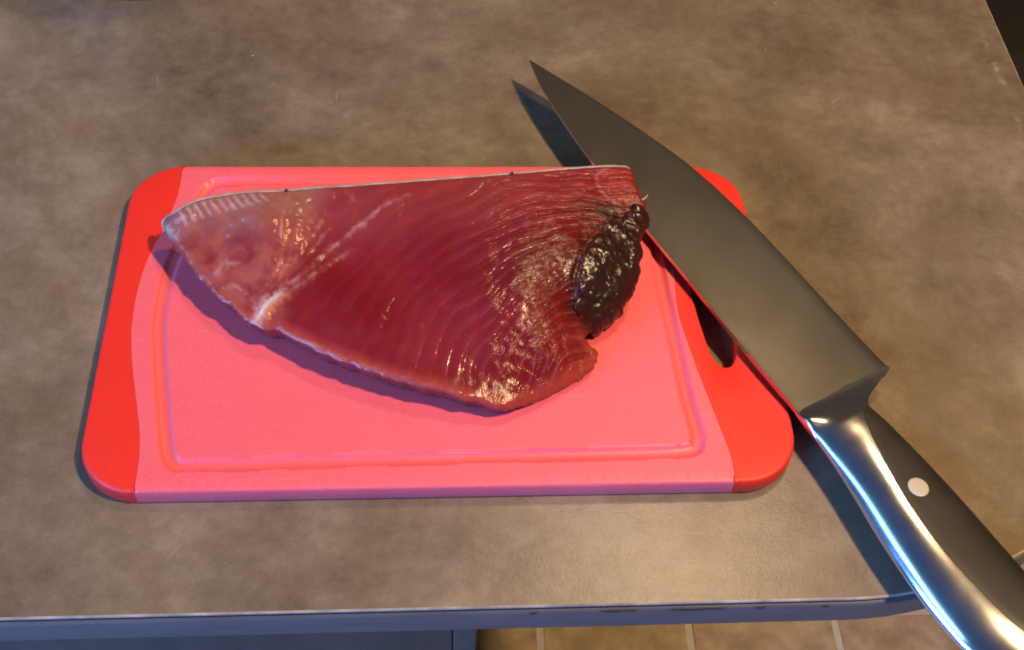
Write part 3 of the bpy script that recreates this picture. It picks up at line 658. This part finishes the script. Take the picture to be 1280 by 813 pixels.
def cs(tab, x):
    k = id(tab)
    if k not in _cs: _cs[k] = (catmull(tab, 10), tab)
    c = _cs[k][0]; return np.interp(x, c[:, 0], c[:, 1]*1.06)
def shear(V):        # the heel line leans a little towards the tip
    return [(x - .045*max(0, y-.014)*float(smoothstep(.035, .008, np.array(abs(x)))), y, z_) for x, y, z_ in V]
xs = np.r_[np.linspace(-246, -232, 16), np.linspace(-230, 2, 90)]
vsamp = np.array([0, .004, .05, .15, .3, .45, .6, .75, .88, .955, .975, 1.0])
def blade_half(x, v):
    k = np.clip((x+246)/246, 0, 1); tsp = .35 + 1.05*k**.8
    body_ = tsp*(1-v)**.9*.92 + .10 + .10*k
    if v > .96: body_ = body_*(1-v)/.04*.9 + .03
    return body_
V = []; F = []
for x in xs:
    a, b = float(cs(SP, x)), float(cs(ED, min(x, 0.0)))
    if x > 0: b = 49.9 - (x)*2.4
    row = []
    for v in vsamp: row.append((x, a + (b-a)*v, blade_half(x, v)))
    for v in vsamp[::-1]: row.append((x, a + (b-a)*v, -blade_half(x, v)))
    row[0] = (row[0][0], row[0][1]+.12, row[0][2]); row[-1] = (row[-1][0], row[-1][1]+.12, row[-1][2])
    V += [tuple(c/1000 for c in p) for p in row]
m_ = 2*len(vsamp)
for i in range(len(xs)-1):
    for k in range(m_): F.append((i*m_+k, i*m_+(k+1) % m_, (i+1)*m_+(k+1) % m_, (i+1)*m_+k))
F.append(tuple(range(m_))); F.append(tuple(reversed(range((len(xs)-1)*m_, len(xs)*m_))))
blade = obj('blade', pydata('blade', shear(V), F), M['blade'], knife, smooth=28)
# forged bolster + handle body (one piece of steel)
HS = np.array([(-2.2, -2.6), (0, -2.9), (4, -3.0), (12.4, -2.9), (28, -3.6), (43, -5.0), (57, -6.8), (71, -8.2), (90, -9.1), (105, -8.5), (116, -7.0), (126, -2.5), (131, 3.0), (133.0, 9.0)])
HB = np.array([(-2.2, 46.4), (0, 46.2), (3.3, 38.4), (6.2, 31.7), (8.0, 28.9), (9.9, 27.2), (12.5, 26.0), (15.5, 25.7), (22, 26.7), (43, 29.2), (66, 31.0), (90, 32.0), (103, 32.6), (116, 32.0), (126, 29.5), (131, 25.0), (133.0, 18)])
HT = np.array([(-2.2, 1.25), (0, 1.7), (2, 2.7), (4, 3.9), (7, 5.2), (10, 6.1), (15, 7.0), (25, 7.9), (45, 8.8), (70, 9.2), (95, 9.2), (115, 8.6), (126, 7.2), (131, 5.0), (133, 2.0)])
hx = np.r_[np.linspace(-2.2, 16, 30), np.linspace(17, 125, 55), np.linspace(126, 133, 14)]
def hsec(x):
    return float(cs(HS, x)), float(cs(HB, x)), float(cs(HT, x))
SB = np.array([(12.2, 22.6), (12.9, 20.8), (14.2, 19.2), (17, 17.3), (22.8, 14.9), (32, 12.2), (42.8, 9.9), (52, 8.1), (60.7, 7.1), (74, 6.3), (87, 6.4), (105, 8.3), (118, 11.5), (124, 15.5), (126, 20)])
def hz_(x, y):
    a, b, t = hsec(x)
    yb = float(cs(SB, np.clip(x, 17, 118))) + (0 if x > 17 else .25*(17-x)); yb = min(max(yb, a + .35*(b-a)), a + .62*(b-a))
    if y < yb: u = np.clip((yb-y)/(yb-a), 0, 1); e = 1.6; tz = t*(1-u**e)**(1/e)          # long rounded metal back
    else: u = np.clip((y-yb)/(b-yb), 0, 1); e = 3.6; tz = t*(1-u**e)**(1/e)*(1-.06*u)       # flat side with a rounded belly
    k = smoothstep(14, 2, np.array([x]))[0]                              # bolster thins towards the heel corner
    if k > 0:
        f_ = np.clip((y-a)/(b-a), 0, 1); u = abs(2*f_-1); tz = tz*(1-k) + k*min(t*(1-u**8)**(1/8), t*(1-.62*f_))
    return tz
NS = 44; V = []; F = []
for x in hx:
    a, b, t = hsec(x); c = (a+b)/2; w2 = (b-a)/2
    for k in range(NS):
        th = 2*math.pi*k/NS; e = 2/2.5
        y = c - w2*math.copysign(abs(math.cos(th))**e, math.cos(th)); zz = hz_(x, y)*(1 if math.sin(th) >= 0 else -1)
        if abs(math.sin(th)) < 1e-6: zz = 0
        V.append((x/1000, y/1000, zz/1000))
for i in range(len(hx)-1):
    for k in range(NS): F.append((i*NS+k, (i+1)*NS+k, (i+1)*NS+(k+1) % NS, i*NS+(k+1) % NS))
F.append(tuple(range(NS))); F.append(tuple(reversed(range((len(hx)-1)*NS, len(hx)*NS))))
handle = obj('handle', pydata('handle', shear(V), F), M['steel'], knife, smooth=60)
# black scales let into both sides
def scale_part(sgn):
    X_ = np.r_[np.linspace(12.2, 20, 14), np.linspace(21.5, 118, 50), np.linspace(119, 126, 10)]; ny = 16; V = []; F = []
    for x in X_:
        y0 = float(np.interp(x, SB[:, 0], SB[:, 1]*1.06)) if x < 14 else float(cs(SB, x)); b = hsec(x)[1]; y1 = b - .25
        y1 = y0 + (y1-y0)*math.sqrt(np.clip((126.2-x)/4, 0, 1)) if x > 122.2 else y1
        y1 = y0 + (y1-y0)*math.sqrt(np.clip((x-12.0)/3.5, .02, 1)) if x < 15.5 else y1
        for k in range(ny):
            f_ = k/(ny-1); y = y0 + (y1-y0)*f_
            lip = .32*min(1, (f_*8)**.5 if f_ < .125 else 1)*min(1, ((1-f_)*8+.15)**.5)
            V.append((x/1000, y/1000, sgn*(hz_(x, y)+lip-.02)/1000))
        V.append((x/1000, y1/1000, sgn*(hz_(x, y1)-.8)/1000)); V.append((x/1000, y0/1000, sgn*(hz_(x, y0)-.8)/1000))
    m_ = ny+2
    for i in range(len(X_)-1):
        for k in range(m_):
            q = (i*m_+k, (i+1)*m_+k, (i+1)*m_+(k+1) % m_, i*m_+(k+1) % m_); F.append(q if sgn > 0 else q[::-1])
    F.append(tuple(range(m_))[::-1]); F.append(tuple(range((len(X_)-1)*m_, len(X_)*m_)))
    o = obj('handle_scale', pydata('handle_scale', shear(V), F), M['scale'], knife, smooth=45)
    bm = bmesh.new(); rx, ry, rr = 53.7, 16.2, 4.5
    ringv = []
    for r_, up_ in ((rr, .10), (rr*.97, .36), (rr*.8, .48), (rr*.4, .55)):
        ringv.append([bm.verts.new(((rx+r_*math.cos(t_))/1000, (ry+r_*math.sin(t_))/1000, sgn*(hz_(rx+r_*math.cos(t_), ry+r_*math.sin(t_))+up_)/1000)) for t_ in np.linspace(0, 2*math.pi, 33)[:-1]])
    cv = bm.verts.new((rx/1000, ry/1000, sgn*(hz_(rx, ry)+.56)/1000))
    for a, b in zip(ringv, ringv[1:]):
        for i in range(32): bm.faces.new((a[i], a[(i+1) % 32], b[(i+1) % 32], b[i]))
    for i in range(32): bm.faces.new((ringv[-1][i], ringv[-1][(i+1) % 32], cv))
    bmesh.ops.recalc_face_normals(bm, faces=bm.faces)
    obj('rivet', bm, M['rivet'], o, smooth=60)
scale_part(1); scale_part(-1)

# shared clean-up: consistent outward normals
for o in list(bpy.data.objects):
    if o.type == 'MESH' and o.name.split('.')[0] in ('board_body', 'grip', 'flesh', 'bloodline', 'blade', 'handle', 'handle_scale', 'sinew', 'loose_fibre', 'pan_body', 'seat', 'post', 'foot_plate', 'worktop'):
        bm = bmesh.new(); bm.from_mesh(o.data); bmesh.ops.recalc_face_normals(bm, faces=bm.faces); bm.to_mesh(o.data); bm.free()
